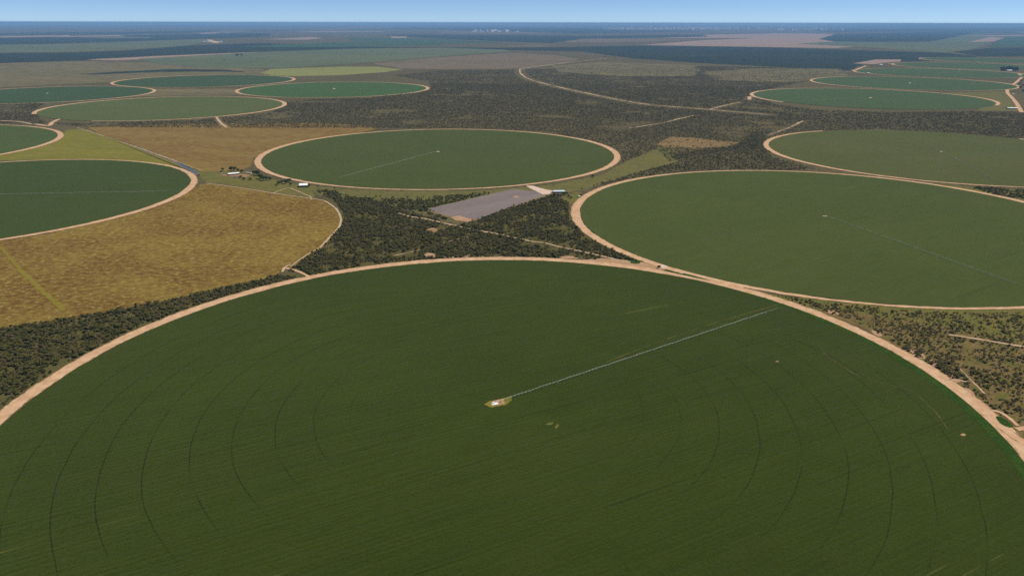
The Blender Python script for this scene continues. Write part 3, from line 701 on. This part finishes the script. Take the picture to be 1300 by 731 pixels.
# ------------------------------------------------------------------ trees
def ico(sub):
    bm = bmesh.new(); bmesh.ops.create_icosphere(bm, subdivisions=sub, radius=1)
    v = [tuple(a.co) for a in bm.verts]; f = [tuple(x.index for x in a.verts) for a in bm.faces]; bm.free(); return v, f
ICO2 = ico(2); ICO1 = ico(1)
def crown_mesh(name, w, h, base, seed, lumps=7, leaves=220, mat=None, tall=False, trunk=True):
    """crown of overlapping ragged leaf masses plus loose leaf clumps breaking the outline; short stem below"""
    rd = random.Random(seed); v, f = [], []
    cs = []
    for i in range(lumps):
        a = rd.uniform(0, 6.28); q = rd.uniform(0.15, 0.62)*w/2 if i else 0
        z = base+h*rd.uniform(0.35, 0.72) if not tall else base+h*(0.15+0.75*i/lumps)
        r = w/2*rd.uniform(0.40, 0.62)*(1 if not tall else 1.1-0.5*i/lumps)
        if tall: q *= 0.6
        c = (q*math.cos(a), q*math.sin(a), z); cs.append((c, r))
        b = len(v); sv, sf = ICO2
        for p in sv:
            n = 1+0.55*noise.noise(Vector((p[0]*1.7+seed*3+i, p[1]*1.7, p[2]*1.7)))+0.30*noise.noise(Vector((p[0]*5+seed, p[1]*5+i, p[2]*5)))
            v.append((c[0]+p[0]*r*n, c[1]+p[1]*r*n, c[2]+p[2]*r*n*(h/w*0.75 if not tall else 1.1)))
        f += [tuple(b+k for k in t) for t in sf]
    for i in range(leaves):
        c, r = rd.choice(cs); d = Vector((rd.gauss(0, 1), rd.gauss(0, 1), rd.gauss(0.2, 1))).normalized()
        p = Vector(c)+Vector((d.x*r, d.y*r, d.z*r*(h/w*0.75 if not tall else 1)))*rd.uniform(0.9, 1.28); s = w*rd.uniform(0.035, 0.085)
        u = Vector((rd.gauss(0, 1), rd.gauss(0, 1), rd.gauss(0, 1))).normalized(); t = u.cross(d).normalized(); b = len(v)
        v += [tuple(p+t*s), tuple(p+(u*0.8-t*0.4)*s), tuple(p-t*s*0.9+u*0.1*s), tuple(p-(u*0.8)*s)]
        f.append((b, b+1, b+2, b+3))
    mi = [0]*len(f)
    if trunk:
        k = len(f); rod(v, f, (0, 0, -0.3), (rd.uniform(-.2, .2), 0, base+h*0.45), w*0.035, 6)
        for i in range(2):
            c, r = cs[i+1]; rod(v, f, (0, 0, base+h*0.2), c, w*0.02, 4)
        mi += [1]*(len(f)-k)
    me = mesh(name, v, f, False, mi); me.materials.append(mat or M['leaf'])
    if trunk: me.materials.append(M['bark'])
    return me
# prototypes of the scrub (their first uses are real trees standing in the picture)
PM = [crown_mesh("scrub_tree", 7.2, 4.6, 1.4, 1, 7, 160, M['leaf']), crown_mesh("scrub_tree", 6.0, 5.2, 1.5, 2, 6, 150, M['leaf2']),
      crown_mesh("scrub_tree", 8.0, 4.8, 1.5, 3, 8, 180, M['leaf']), crown_mesh("scrub_tree", 5.4, 3.8, 1.0, 4, 5, 130, M['leaf4']),
      crown_mesh("scrub_tree", 4.4, 2.6, 0.4, 5, 5, 110, M['leaf3']), crown_mesh("scrub_tree", 6.6, 4.2, 1.2, 6, 6, 150, M['leaf4'])]

def pip(poly, P):
    poly = np.array(poly); x, y = P[:, 0], P[:, 1]; ins = np.zeros(len(P), bool); n = len(poly); j = n-1
    for i in range(n):
        xi, yi = poly[i]; xj, yj = poly[j]
        if yi != yj:
            c = ((yi > y) != (yj > y)) & (x < (xj-xi)*(y-yi)/(yj-yi)+xi); ins ^= c
        j = i
    return ins
def near_road(P):
    m = np.zeros(len(P), bool)
    for pts, hw, cl in ROADS:
        if cl is None: continue                                  # ring roads are cleared as circles
        lo, hi = pts.min(0)-hw-80, pts.max(0)+hw+80
        s = np.where((P[:, 0] > lo[0]) & (P[:, 0] < hi[0]) & (P[:, 1] > lo[1]) & (P[:, 1] < hi[1]) & ~m)[0]
        if not len(s): continue
        Q = P[s]; best = np.full(len(s), 1e9)
        for i in range(len(pts)-1):
            a, b = pts[i], pts[i+1]; d = b-a; L = d@d+1e-9
            t = np.clip(((Q-a)@d)/L, 0, 1); e = np.hypot(*(Q-a-t[:, None]*d).T); best = np.minimum(best, e)
        m[s[best < hw+1.0+max(0, np.hypot(*pts[len(pts)//2])-2600)*cl]] = True
    return m
def vnoise(P, s, seed):
    """cheap value noise on numpy points"""
    q = P/s; i = np.floor(q).astype(int); f = q-i; f = f*f*(3-2*f)
    def h(a, b):
        n = (a*374761393+b*668265263+seed*974711) & 0x7fffffff; n = ((n ^ (n >> 13))*1274126177) & 0x7fffffff
        return ((n ^ (n >> 16)) & 0xffff)/65535.0
    x, y = i[:, 0], i[:, 1]
    return (h(x, y)*(1-f[:, 0])+h(x+1, y)*f[:, 0])*(1-f[:, 1])+(h(x, y+1)*(1-f[:, 0])+h(x+1, y+1)*f[:, 0])*f[:, 1]
KEEP_OUT = [G((541,266),(645,241),(700,245),(668,256),(609,279),(575,277)), G((664,235),(678,234),(720,238),(721,246),(690,249)), G((268,216),(322,216),(322,229),(268,226)),
            G((376,230),(392,230),(392,240),(376,242)), G((538,293),(549,288),(557,291),(554,296)), G((535,326),(542,320),(552,321),(556,328)), G((704,329),(720,323),(740,329)), G((743,333),(765,327),(805,331),(820,338)),
            G((951,127),(948,122),(955,122)), G((572,275),(602,279),(598,284),(576,281))]
def scatter(poly_px, per, clump=0.0, cs=60, far_falloff=None, margin=2.0):
    P0 = np.array([gp(p) for p in poly_px]); lo, hi = P0.min(0), P0.max(0)
    n = int((hi[0]-lo[0])*(hi[1]-lo[1])/per)
    P = rng.random((n, 2))*(hi-lo)+lo
    P = P[pip(P0, P)]
    P = P[np.abs(P[:, 0]) < P[:, 1]*0.78+60]                      # nothing the view cannot reach
    if clump:
        q = 0.55*vnoise(P, cs, 3)+0.3*vnoise(P, cs/3, 5)+0.15*vnoise(P, cs/8, 9)
        P = P[rng.random(len(P)) < np.clip((q-clump)/0.18, 0.04, 1)]
    for cx, cy, r, r2, sk in CIRC:
        lim = np.full(len(P), r+margin)
        if sk:
            an = np.degrees(np.arctan2(P[:, 1]-cy, P[:, 0]-cx)) % 360; lim[(an > sk[0]) & (an < sk[1])] = r2
        P = P[np.hypot(P[:, 0]-cx, P[:, 1]-cy) > lim]
    for k in KEEP_OUT: P = P[~pip(k, P)]
    P = P[~near_road(P)]
    return P
def gn_tree(protos):
    g = bpy.data.node_groups.new("scrub_scatter", "GeometryNodeTree")
    g.interface.new_socket("Geometry", in_out='INPUT', socket_type='NodeSocketGeometry'); g.interface.new_socket("Geometry", in_out='OUTPUT', socket_type='NodeSocketGeometry')
    gi, go = g.nodes.new("NodeGroupInput"), g.nodes.new("NodeGroupOutput"); L = g.links.new
    gti = g.nodes.new("GeometryNodeJoinGeometry")
    for p in reversed(protos):
        oi = g.nodes.new("GeometryNodeObjectInfo"); oi.inputs[0].default_value = p; oi.transform_space = 'ORIGINAL'; oi.inputs["As Instance"].default_value = True
        L(oi.outputs["Geometry"], gti.inputs[0])
    ip = g.nodes.new("GeometryNodeInstanceOnPoints"); L(gi.outputs[0], ip.inputs["Points"]); L(gti.outputs[0], ip.inputs["Instance"]); ip.inputs["Pick Instance"].default_value = True
    def attr(nm, t):
        a = g.nodes.new("GeometryNodeInputNamedAttribute"); a.data_type = t; a.inputs[0].default_value = nm
        return a.outputs[0]
    L(attr("kind_index", 'INT'), ip.inputs["Instance Index"]); L(attr("scl", 'FLOAT_VECTOR'), ip.inputs["Scale"])
    cx = g.nodes.new("ShaderNodeCombineXYZ"); L(attr("rot", 'FLOAT'), cx.inputs[2])
    e2r = g.nodes.new("FunctionNodeEulerToRotation"); L(cx.outputs[0], e2r.inputs[0]); L(e2r.outputs[0], ip.inputs["Rotation"])
    L(ip.outputs[0], go.inputs[0]); return g
GROUPS = {}
def stuff(name, P, label, weights, smin=0.7, smax=1.25, hs=1.0):
    n = len(P); me = bpy.data.meshes.new(name); me.vertices.add(n)
    co = np.zeros((n, 3), np.float32); co[:, :2] = P; me.vertices.foreach_set("co", co.ravel())
    w = np.array(weights, float); w /= w.sum()
    a = me.attributes.new("kind_index", 'INT', 'POINT'); a.data.foreach_set("value", rng.choice(len(w), n, p=w).astype(np.int32))
    s = (smin+(smax-smin)*rng.random(n)**1.6)[:, None]*np.ones((1, 3)); s[:, 2] *= hs*(0.8+0.4*rng.random(n))
    a = me.attributes.new("scl", 'FLOAT_VECTOR', 'POINT'); a.data.foreach_set("vector", s.astype(np.float32).ravel())
    a = me.attributes.new("rot", 'FLOAT', 'POINT'); a.data.foreach_set("value", (rng.random(n)*6.283).astype(np.float32))
    me.update()
    o = link(name, me); tag(o, label, None, None, "stuff")
    if 'g' not in GROUPS: GROUPS['g'] = gn_tree(PROTO)
    md = o.modifiers.new("scatter", 'NODES'); md.node_group = GROUPS['g']
    print("STUFF", name, n)
    return o
PROTO = []
def one_tree(i, p, s, rz, label, group, hs=1.0):
    o = bpy.data.objects.new("scrub_tree", PM[i]); COL.objects.link(o); o.location = (p[0], p[1], 0); o.scale = (s, s, s*hs); o.rotation_euler = (0, 0, rz)
    tag(o, label, "tree", group); return o

# left strip of woodland, central triangle, right patch: the nearest trees individually, the mass behind as stuff
W1 = scatter([(-40,424),(110,401),(230,378),(330,356),(352,350),(400,353),(200,420),(60,490),(-40,560)], 17, 0.22, 45, margin=3)
W2 = scatter([(364,344),(383,331),(405,316),(433,290),(438,275),(428,258),(402,243),(420,244),(432,250),(470,253),(500,264),(530,272),(545,274),(575,288),(605,281),(640,268),(690,256),(706,250),(722,258),(722,280),(745,300),(815,333),(700,327),(560,328),(440,341),(400,351)], 20, 0.27, 45)
W2b = scatter([(400,241),(425,243),(445,250),(560,250),(640,243),(660,241),(560,261),(548,266),(560,272),(500,264),(440,254)], 45, 0.46, 70)
W2c = scatter([(735,249),(738,240),(760,233),(800,222),(850,209),(862,205),(852,200),(905,187),(935,186),(950,172),(968,165),(980,200),(1045,217),(980,216),(850,222),(790,234),(745,248)], 60, 0.2, 120)
W4 = scatter([(960,372),(1130,391),(1340,388),(1340,610),(1190,470),(1100,414),(1000,380)], 22, 0.28, 34, margin=3)
W5 = scatter([(1236,238),(1320,243),(1330,256),(1262,249)], 40, 0.3, 60)
W2h = []                                                          # hedges of the grey plot
for a, b, off in (((607,279),(706,249),4),((612,276),(700,250),8),((505,270),(640,245),3),((545,271),(570,280),3)):
    A, B = np.array(gp(a)), np.array(gp(b)); n = int(np.hypot(*(B-A))/3.5); t = rng.random(n)[:, None]
    W2h.append(A+(B-A)*t+rng.normal(0, off*0.8, (n, 2)))
W2h = np.vstack(W2h); W2h = W2h[~pip(KEEP_OUT[0], W2h)]
def split_near(P, n):
    d = np.hypot(P[:, 0], P[:, 1]); inview = np.abs(P[:, 0]) < P[:, 1]*0.70
    idx = np.argsort(np.where(inview, d, 1e9))[:n]; m = np.ones(len(P), bool); m[idx] = False
    return P[idx], P[m]
n1, W1 = split_near(W1, 130); n4, W4 = split_near(W4, 150)
cnt = [0]
for P, wts, lab, grp in ((n1, (3,3,3,1,.4,1), "dark scrub tree at the near end of the left woodland strip", "scrub trees at the near end of the left woodland strip"),
                         (n4, (1.5,1,1,3,1,3), "dusty scrub tree on the rough grass right of the foreground ring road", "scrub trees on the rough grass at lower right")):
    for j, p in enumerate(P):
        k = j if (len(PROTO) < 6) else random.choices(range(6), wts)[0]
        o = one_tree(k, p, random.uniform(0.6, 1.15)*(1 if P is n1 else 0.9), random.uniform(0, 6.28), lab, grp)
        if len(PROTO) < 6: PROTO.append(o)
stuff("woodland", W1, "strip of dense dark scrub between the dry pasture and the foreground ring road", (3,3,3,1.5,.8,1.5), 0.5, 1.05)
stuff("woodland", W2, "triangle of dense dark scrub between the three nearest ring roads", (3,3,3,1.8,.8,1.8), 0.5, 1.1)
stuff("woodland", np.vstack([W2b, W2h]), "clumps and hedges of dark bushes around the grey sheeted plot", (2,5,3,1,.3,.5), 0.7, 1.2)
stuff("woodland", W2c, "belt of dark bushes along the upper side of the large right field", (2.5,2,2.5,3,.6,3), 0.45, 1.1, 0.85)
stuff("scrub", W4, "scattered dusty bushes on the rough grass at the right edge", (2,1,1.5,3,2,3), 0.3, 0.85, 0.8)
stuff("scrub", W5, "dark bushes in the narrow wedge between the two right fields", (1,3,2,2,1,1))
# the wide scrub plain
PLAIN = [(-40,133),(60,129),(45,140),(52,151),(60,156),(90,157),(250,153),(345,143),(362,131),(400,126),(470,125),(548,112),(545,104),(500,96),(560,90),(700,88),(740,80),(800,74),(880,80),(1000,86),(1075,92),(1040,100),(965,116),(962,124),(985,133),(1040,140),(1130,143),(1240,142),(1320,143),(1320,180),(1120,164),(1000,169),(965,179),(962,190),(930,189),(850,205),(835,190),(790,207),(785,190),(700,168),(600,163),(480,163),(110,162),(70,158),(-40,156)]
thin = [G((700,84),(760,79),(880,83),(890,90),(880,97),(780,97),(710,92)), G((892,92),(960,87),(1070,88),(1062,102),(1000,105),(910,102)), G((833,184),(850,174),(880,175),(940,181),(920,187),(880,188))]
Pa = scatter(PLAIN, 60, 0.20, 260, margin=4)
d = np.hypot(Pa[:, 0], Pa[:, 1]); keep = np.ones(len(Pa), bool)
for t in thin: keep &= ~(pip(t, Pa) & (rng.random(len(Pa)) > 0.22))
keep &= ~((d > 4200) & (rng.random(len(Pa)) > 0.55)); keep &= ~((d > 6500) & (rng.random(len(Pa)) > 0.5)); keep &= ~(d > 9500)
Pa = Pa[keep]; d = np.hypot(Pa[:, 0], Pa[:, 1])
stuff("scrubland", Pa[d < 4200], "nearer part of the wide grey green scrub plain behind the middle field", (2.5,1.5,2.5,3,.6,3), 0.38, 1.0, 0.75)
stuff("scrubland", Pa[d >= 4200], "farther part of the wide grey green scrub plain", (2.5,1,2.5,3.5,.3,3.5), 0.7, 1.5, 0.6)

# ---- single trees that can be told apart
CR = {'round': [crown_mesh("crown", 9, 7.5, 1.8, 21, 9, 420, M['leaf2'], trunk=False), crown_mesh("crown", 8, 6.5, 1.6, 22, 8, 400, M['leaf2'], trunk=False), crown_mesh("crown", 10, 7, 2.0, 23, 10, 420, M['leaf3'], trunk=False)],
      'tall': [crown_mesh("crown", 6, 13, 2, 24, 8, 420, M['leaf2'], tall=True, trunk=False), crown_mesh("crown", 5.5, 11, 2, 25, 7, 400, M['leaf2'], tall=True, trunk=False)]}
def trunk_mesh(h, r):
    v, f = [], []; n = 8
    for k, t in enumerate((0, .12, .5, 1)):
        rr = r*(1.35, 1, .8, .35)[k]
        for i in range(n): v.append((rr*math.cos(6.283*i/n)+0.15*t*h*0.2, rr*math.sin(6.283*i/n), h*t-0.2))
    for k in range(3):
        for i in range(n): j = (i+1) % n; f.append((k*n+i, k*n+j, (k+1)*n+j, (k+1)*n+i))
    for a in (0.6, 2.7, 4.6): rod(v, f, (0, 0, h*0.45), (1.6*math.cos(a), 1.6*math.sin(a), h*0.85), r*0.4, 5)
    me = mesh("trunk", v, f, True); me.materials.append(M['bark']); return me
TRK = {'round': trunk_mesh(5, 0.35), 'tall': trunk_mesh(11, 0.3)}
def tree(px, kind, var, s, label, group=None, name="broadleaf_tree", hs=1.0):
    root = empty(name, (*gp(px), 0), random.uniform(0, 6.28)); root.scale = (s, s, s*hs); tag(root, label, "tree", group)
    for me, n in ((TRK[kind], "trunk"), (CR[kind][var % len(CR[kind])], "crown")):
        o = bpy.data.objects.new(n, me); COL.objects.link(o); o.parent = root
tree((173.5,393), 'tall', 0, 1.0, "left one of two tall narrow trees rising from the left woodland strip", name="tall_tree")
tree((188,391), 'tall', 1, 1.05, "right one of two tall narrow trees rising from the left woodland strip", name="tall_tree")
tree((104,403), 'round', 1, 0.8, "small round dark tree at the top edge of the left woodland strip")
tree((836.5,341), 'round', 0, 0.9, "lone dark tree on the sandy junction where the two largest ring roads meet")
tree((752.5,225.5), 'round', 1, 1.1, "lone round tree in the olive meadow right of the blue roofed shed")
tree((703.5,236.5), 'round', 0, 0.5, "tiny dark bush on the meadow above the blue roofed shed", name="bush")
tree((403.5,237.5), 'round', 1, 0.7, "small dark bush just right of the white round roofed hangar", name="bush")
tree((424.5,239.5), 'round', 0, 0.55, "tiny lone bush on the meadow, right of the white round roofed hangar", name="bush")
tree((492,242.5), 'round', 0, 0.6, "left one of two tiny bushes below the middle field's ring road", name="bush")
tree((509.5,243), 'round', 1, 0.5, "right one of two tiny bushes below the middle field's ring road", name="bush")
tree((252.5,223.5), 'round', 1, 0.8, "small dark tree at the end of the blue canal", name="broadleaf_tree")
YS = 1.45
yard = [(283,217,.9,0),(280.5,220,.6,1),(294,217,1.3,0),(298,216.6,1.2,1),(302,218,.9,0),(307,219.5,.9,2),(323,221.5,1.1,0),(327,223,1.5,0),(331,227.5,1.4,2),(334.5,229.5,1.3,2),(338,229,1.2,0),(343,229,1.1,1),(310,228.5,.9,1),(306,226.5,.8,2),(318,229,.8,1)]
for i, (x, y, s, k) in enumerate(yard):
    tree((x, y), 'round', k, s*YS, "leafy tree in the cluster around the long white barn and its earth yard", "trees around the long white barn")
for i, (x, y, s, k) in enumerate([(354,234.5,1.0,0),(358,232.5,.9,1),(363,233.5,1.2,0),(367,231.5,1.2,1),(369,235.5,.8,0),(351,236,.7,1)]):
    tree((x, y), 'round', k, s*YS, "dark bushy tree in the clump just left of the white round roofed hangar", "trees left of the round roofed hangar")
for i, (x, y, s, k) in enumerate([(393,237,.9,0),(391.5,238,.7,1)]):
    tree((x, y), 'round', k, s, "dark tree against the right side of the white round roofed hangar", "trees against the hangar")
for i, (x, y, s, k) in enumerate([(700,250.5,1.1,0),(704,249.5,1.3,1),(708,250.5,1.2,0),(712,250,1.1,1),(716,248,1.3,0),(719,247,1.1,1),(722,250.5,.9,2),(725,252.5,.9,0)]):
    tree((x, y), 'round', k, s, "dark tree in the row in front of the pale blue roofed shed", "trees in front of the blue roofed shed")
for i, (x, y, s, k) in enumerate([(1237,240.5,.9,0),(1240,239.5,1.0,1),(1244,240,.9,0),(1246.5,240.5,.9,1)]):
    tree((x, y), 'round', k, s*0.9, "dark bush in the isolated clump between the two right ring roads", "bushes between the right ring roads", name="bush")
for i in range(70):
    x = 1270.5+(i*0.618 % 1)*22; y = 87.4+(i/70)*3.6+0.3*math.sin(i)
    if 1277 < x < 1285 and y > 89.3: y = 88.6-0.02*(i % 30)
    tree((x, y), 'tall' if i % 3 else 'round', i, 2.3+0.4*math.sin(i*1.9), "tall dark tree in the stand behind the white farm building at far right", "tall trees behind the far right farm building", name="tall_tree")
for i, (x, y) in enumerate([(300,71.8),(302.5,71.6),(307,71.8)]):
    tree((x, y), 'round', i, 4.2, "dark tree in the two small groves on the far green field at upper left", "grove trees on the far green field")
for i, (x, y) in enumerate([(1296,104),(1298,110),(1295,113),(1299,117),(1294,108)]):
    tree((x, y), 'round', i, 2.4, "dark tree right of the far right farm road, at the edge of the photo", "trees right of the far farm road")
barnp = gp((838, 341))
v, f = [], []
land("sand_pad", [(838.5,338),(842,335.3),(847,337),(846.5,341),(840,341.5)], 'pale', rag=0.8, z=0.8, smooth=2)

# ------------------------------------------------------------------ the distant town
TM = []
for k in range(5):
    rd = random.Random(40+k); v, f = [], []; mi = []
    L, W, H = rd.uniform(70, 170), rd.uniform(50, 90), (18, 26, 34, 60, 90)[k] if k < 4 else 95
    if k >= 3: L = 60; W = 50
    box(v, f, (0, 0, H/2), (L, W, H)); box(v, f, (0, 0, H+1.5), (L*0.96, W*0.96, 3)); box(v, f, (L*0.2, 0, H+6), (L*0.2, W*0.3, 6))
    n = len(f); mi = [0]*n
    for s in range(int(H/9)):
        for c2 in range(int(L/14)):
            x = -L/2+(c2+0.5)*L/int(L/14); z = 5+s*9; b = len(v)
            v += [(x-3, -W/2-0.3, z-2), (x+3, -W/2-0.3, z-2), (x+3, -W/2-0.3, z+2), (x-3, -W/2-0.3, z+2)]; f.append((b, b+1, b+2, b+3)); mi.append(1)
    me = mesh("town_building", v, f, False, mi); me.materials.append(M['far_white']); me.materials.append(M['glass']); TM.append(me)
rd = random.Random(5)
spots = []
for i in range(235):
    x = rd.triangular(745, 1010, 880) if i < 200 else rd.uniform(980, 1110)
    y = 37.2+rd.gauss(0, 0.55)+(x > 980)*1.0
    spots.append((x, max(35.4, y)))
for i in range(16): spots.append((rd.uniform(600, 660), 40.7+rd.gauss(0, .3)))
for i in range(7): spots.append((rd.uniform(770, 835), 33.4+rd.gauss(0, .2)))
for i, p in enumerate(spots):
    c = gp(p); s = rd.uniform(1.2, 2.8)
    lab, grp = ("tiny pale building of the distant town on the horizon", "pale buildings of the distant town") if i < 200 else ("tiny pale building strung out right of the distant town", "pale buildings right of the distant town") if i < 235 else ("tiny pale building of the far settlement left of the distant town", "pale buildings of the far settlement") if i < 251 else ("tiny pale building above the distant town, almost on the horizon", "pale buildings beyond the town")
    k = rd.choices(range(5), (4, 4, 3, .8, .3))[0]
    o = bpy.data.objects.new("town_building", TM[k]); COL.objects.link(o); o.location = (*c, 2); o.scale = (s, s, s*1.4); o.rotation_euler = (0, 0, rd.uniform(0.2, 1.3)); tag(o, lab, "building", grp)

# ------------------------------------------------------------------ haze, sky, sun
k = bpy.data.materials.new("haze_air"); k.use_nodes = True; t = k.node_tree; t.nodes.clear()
pv = t.nodes.new("ShaderNodeVolumePrincipled"); om = t.nodes.new("ShaderNodeOutputMaterial"); t.links.new(pv.outputs[0], om.inputs["Volume"])
pv.inputs["Color"].default_value = (0.30, 0.57, 0.97, 1); pv.inputs["Density"].default_value = 2.1e-5; pv.inputs["Anisotropy"].default_value = 0.0
v, f = [], []; box(v, f, (0, 0, 249.5), (310000, 310000, 501)); hz = link("haze", mesh("haze", v, f), [k]); tag(hz, "thin blue haze over the whole plain", None, None, "stuff")

SUN_EL, SUN_AZ = 57.0, 80.0                                       # azimuth: degrees to the right of the view direction
w = bpy.data.worlds.new("World"); S.world = w; w.use_nodes = True; t = w.node_tree
bg = t.nodes["Background"]; sky = t.nodes.new("ShaderNodeTexSky"); sky.sky_type = 'NISHITA'; sky.sun_disc = False
sky.sun_elevation = R(SUN_EL); sky.sun_rotation = R(SUN_AZ); sky.altitude = 5000; sky.air_density = 0.7; sky.dust_density = 0.0; sky.ozone_density = 6.0
t.links.new(sky.outputs[0], bg.inputs[0]); bg.inputs[1].default_value = 0.105
sl = bpy.data.lights.new("sun", 'SUN'); sl.energy = 4.9; sl.angle = R(0.5); sl.color = (1.0, 0.93, 0.80)
so = bpy.data.objects.new("sun", sl); COL.objects.link(so)
az = R(SUN_AZ); el = R(SUN_EL); dvec = Vector((math.sin(az)*math.cos(el), math.cos(az)*math.cos(el), math.sin(el)))
so.rotation_euler = (-dvec).to_track_quat('-Z', 'Y').to_euler(); so.location = (0, 0, 480)

S.view_settings.view_transform = 'Standard'; S.view_settings.look = 'None'; S.view_settings.exposure = 0.0; S.view_settings.gamma = 1.0
S.render.engine = 'CYCLES'; cy = S.cycles
cy.use_denoising = False; cy.max_bounces = 4; cy.diffuse_bounces = 3; cy.glossy_bounces = 1; cy.transmission_bounces = 1; cy.volume_bounces = 1; cy.use_adaptive_sampling = True; cy.adaptive_threshold = 0.02
cy.sample_clamp_indirect = 4
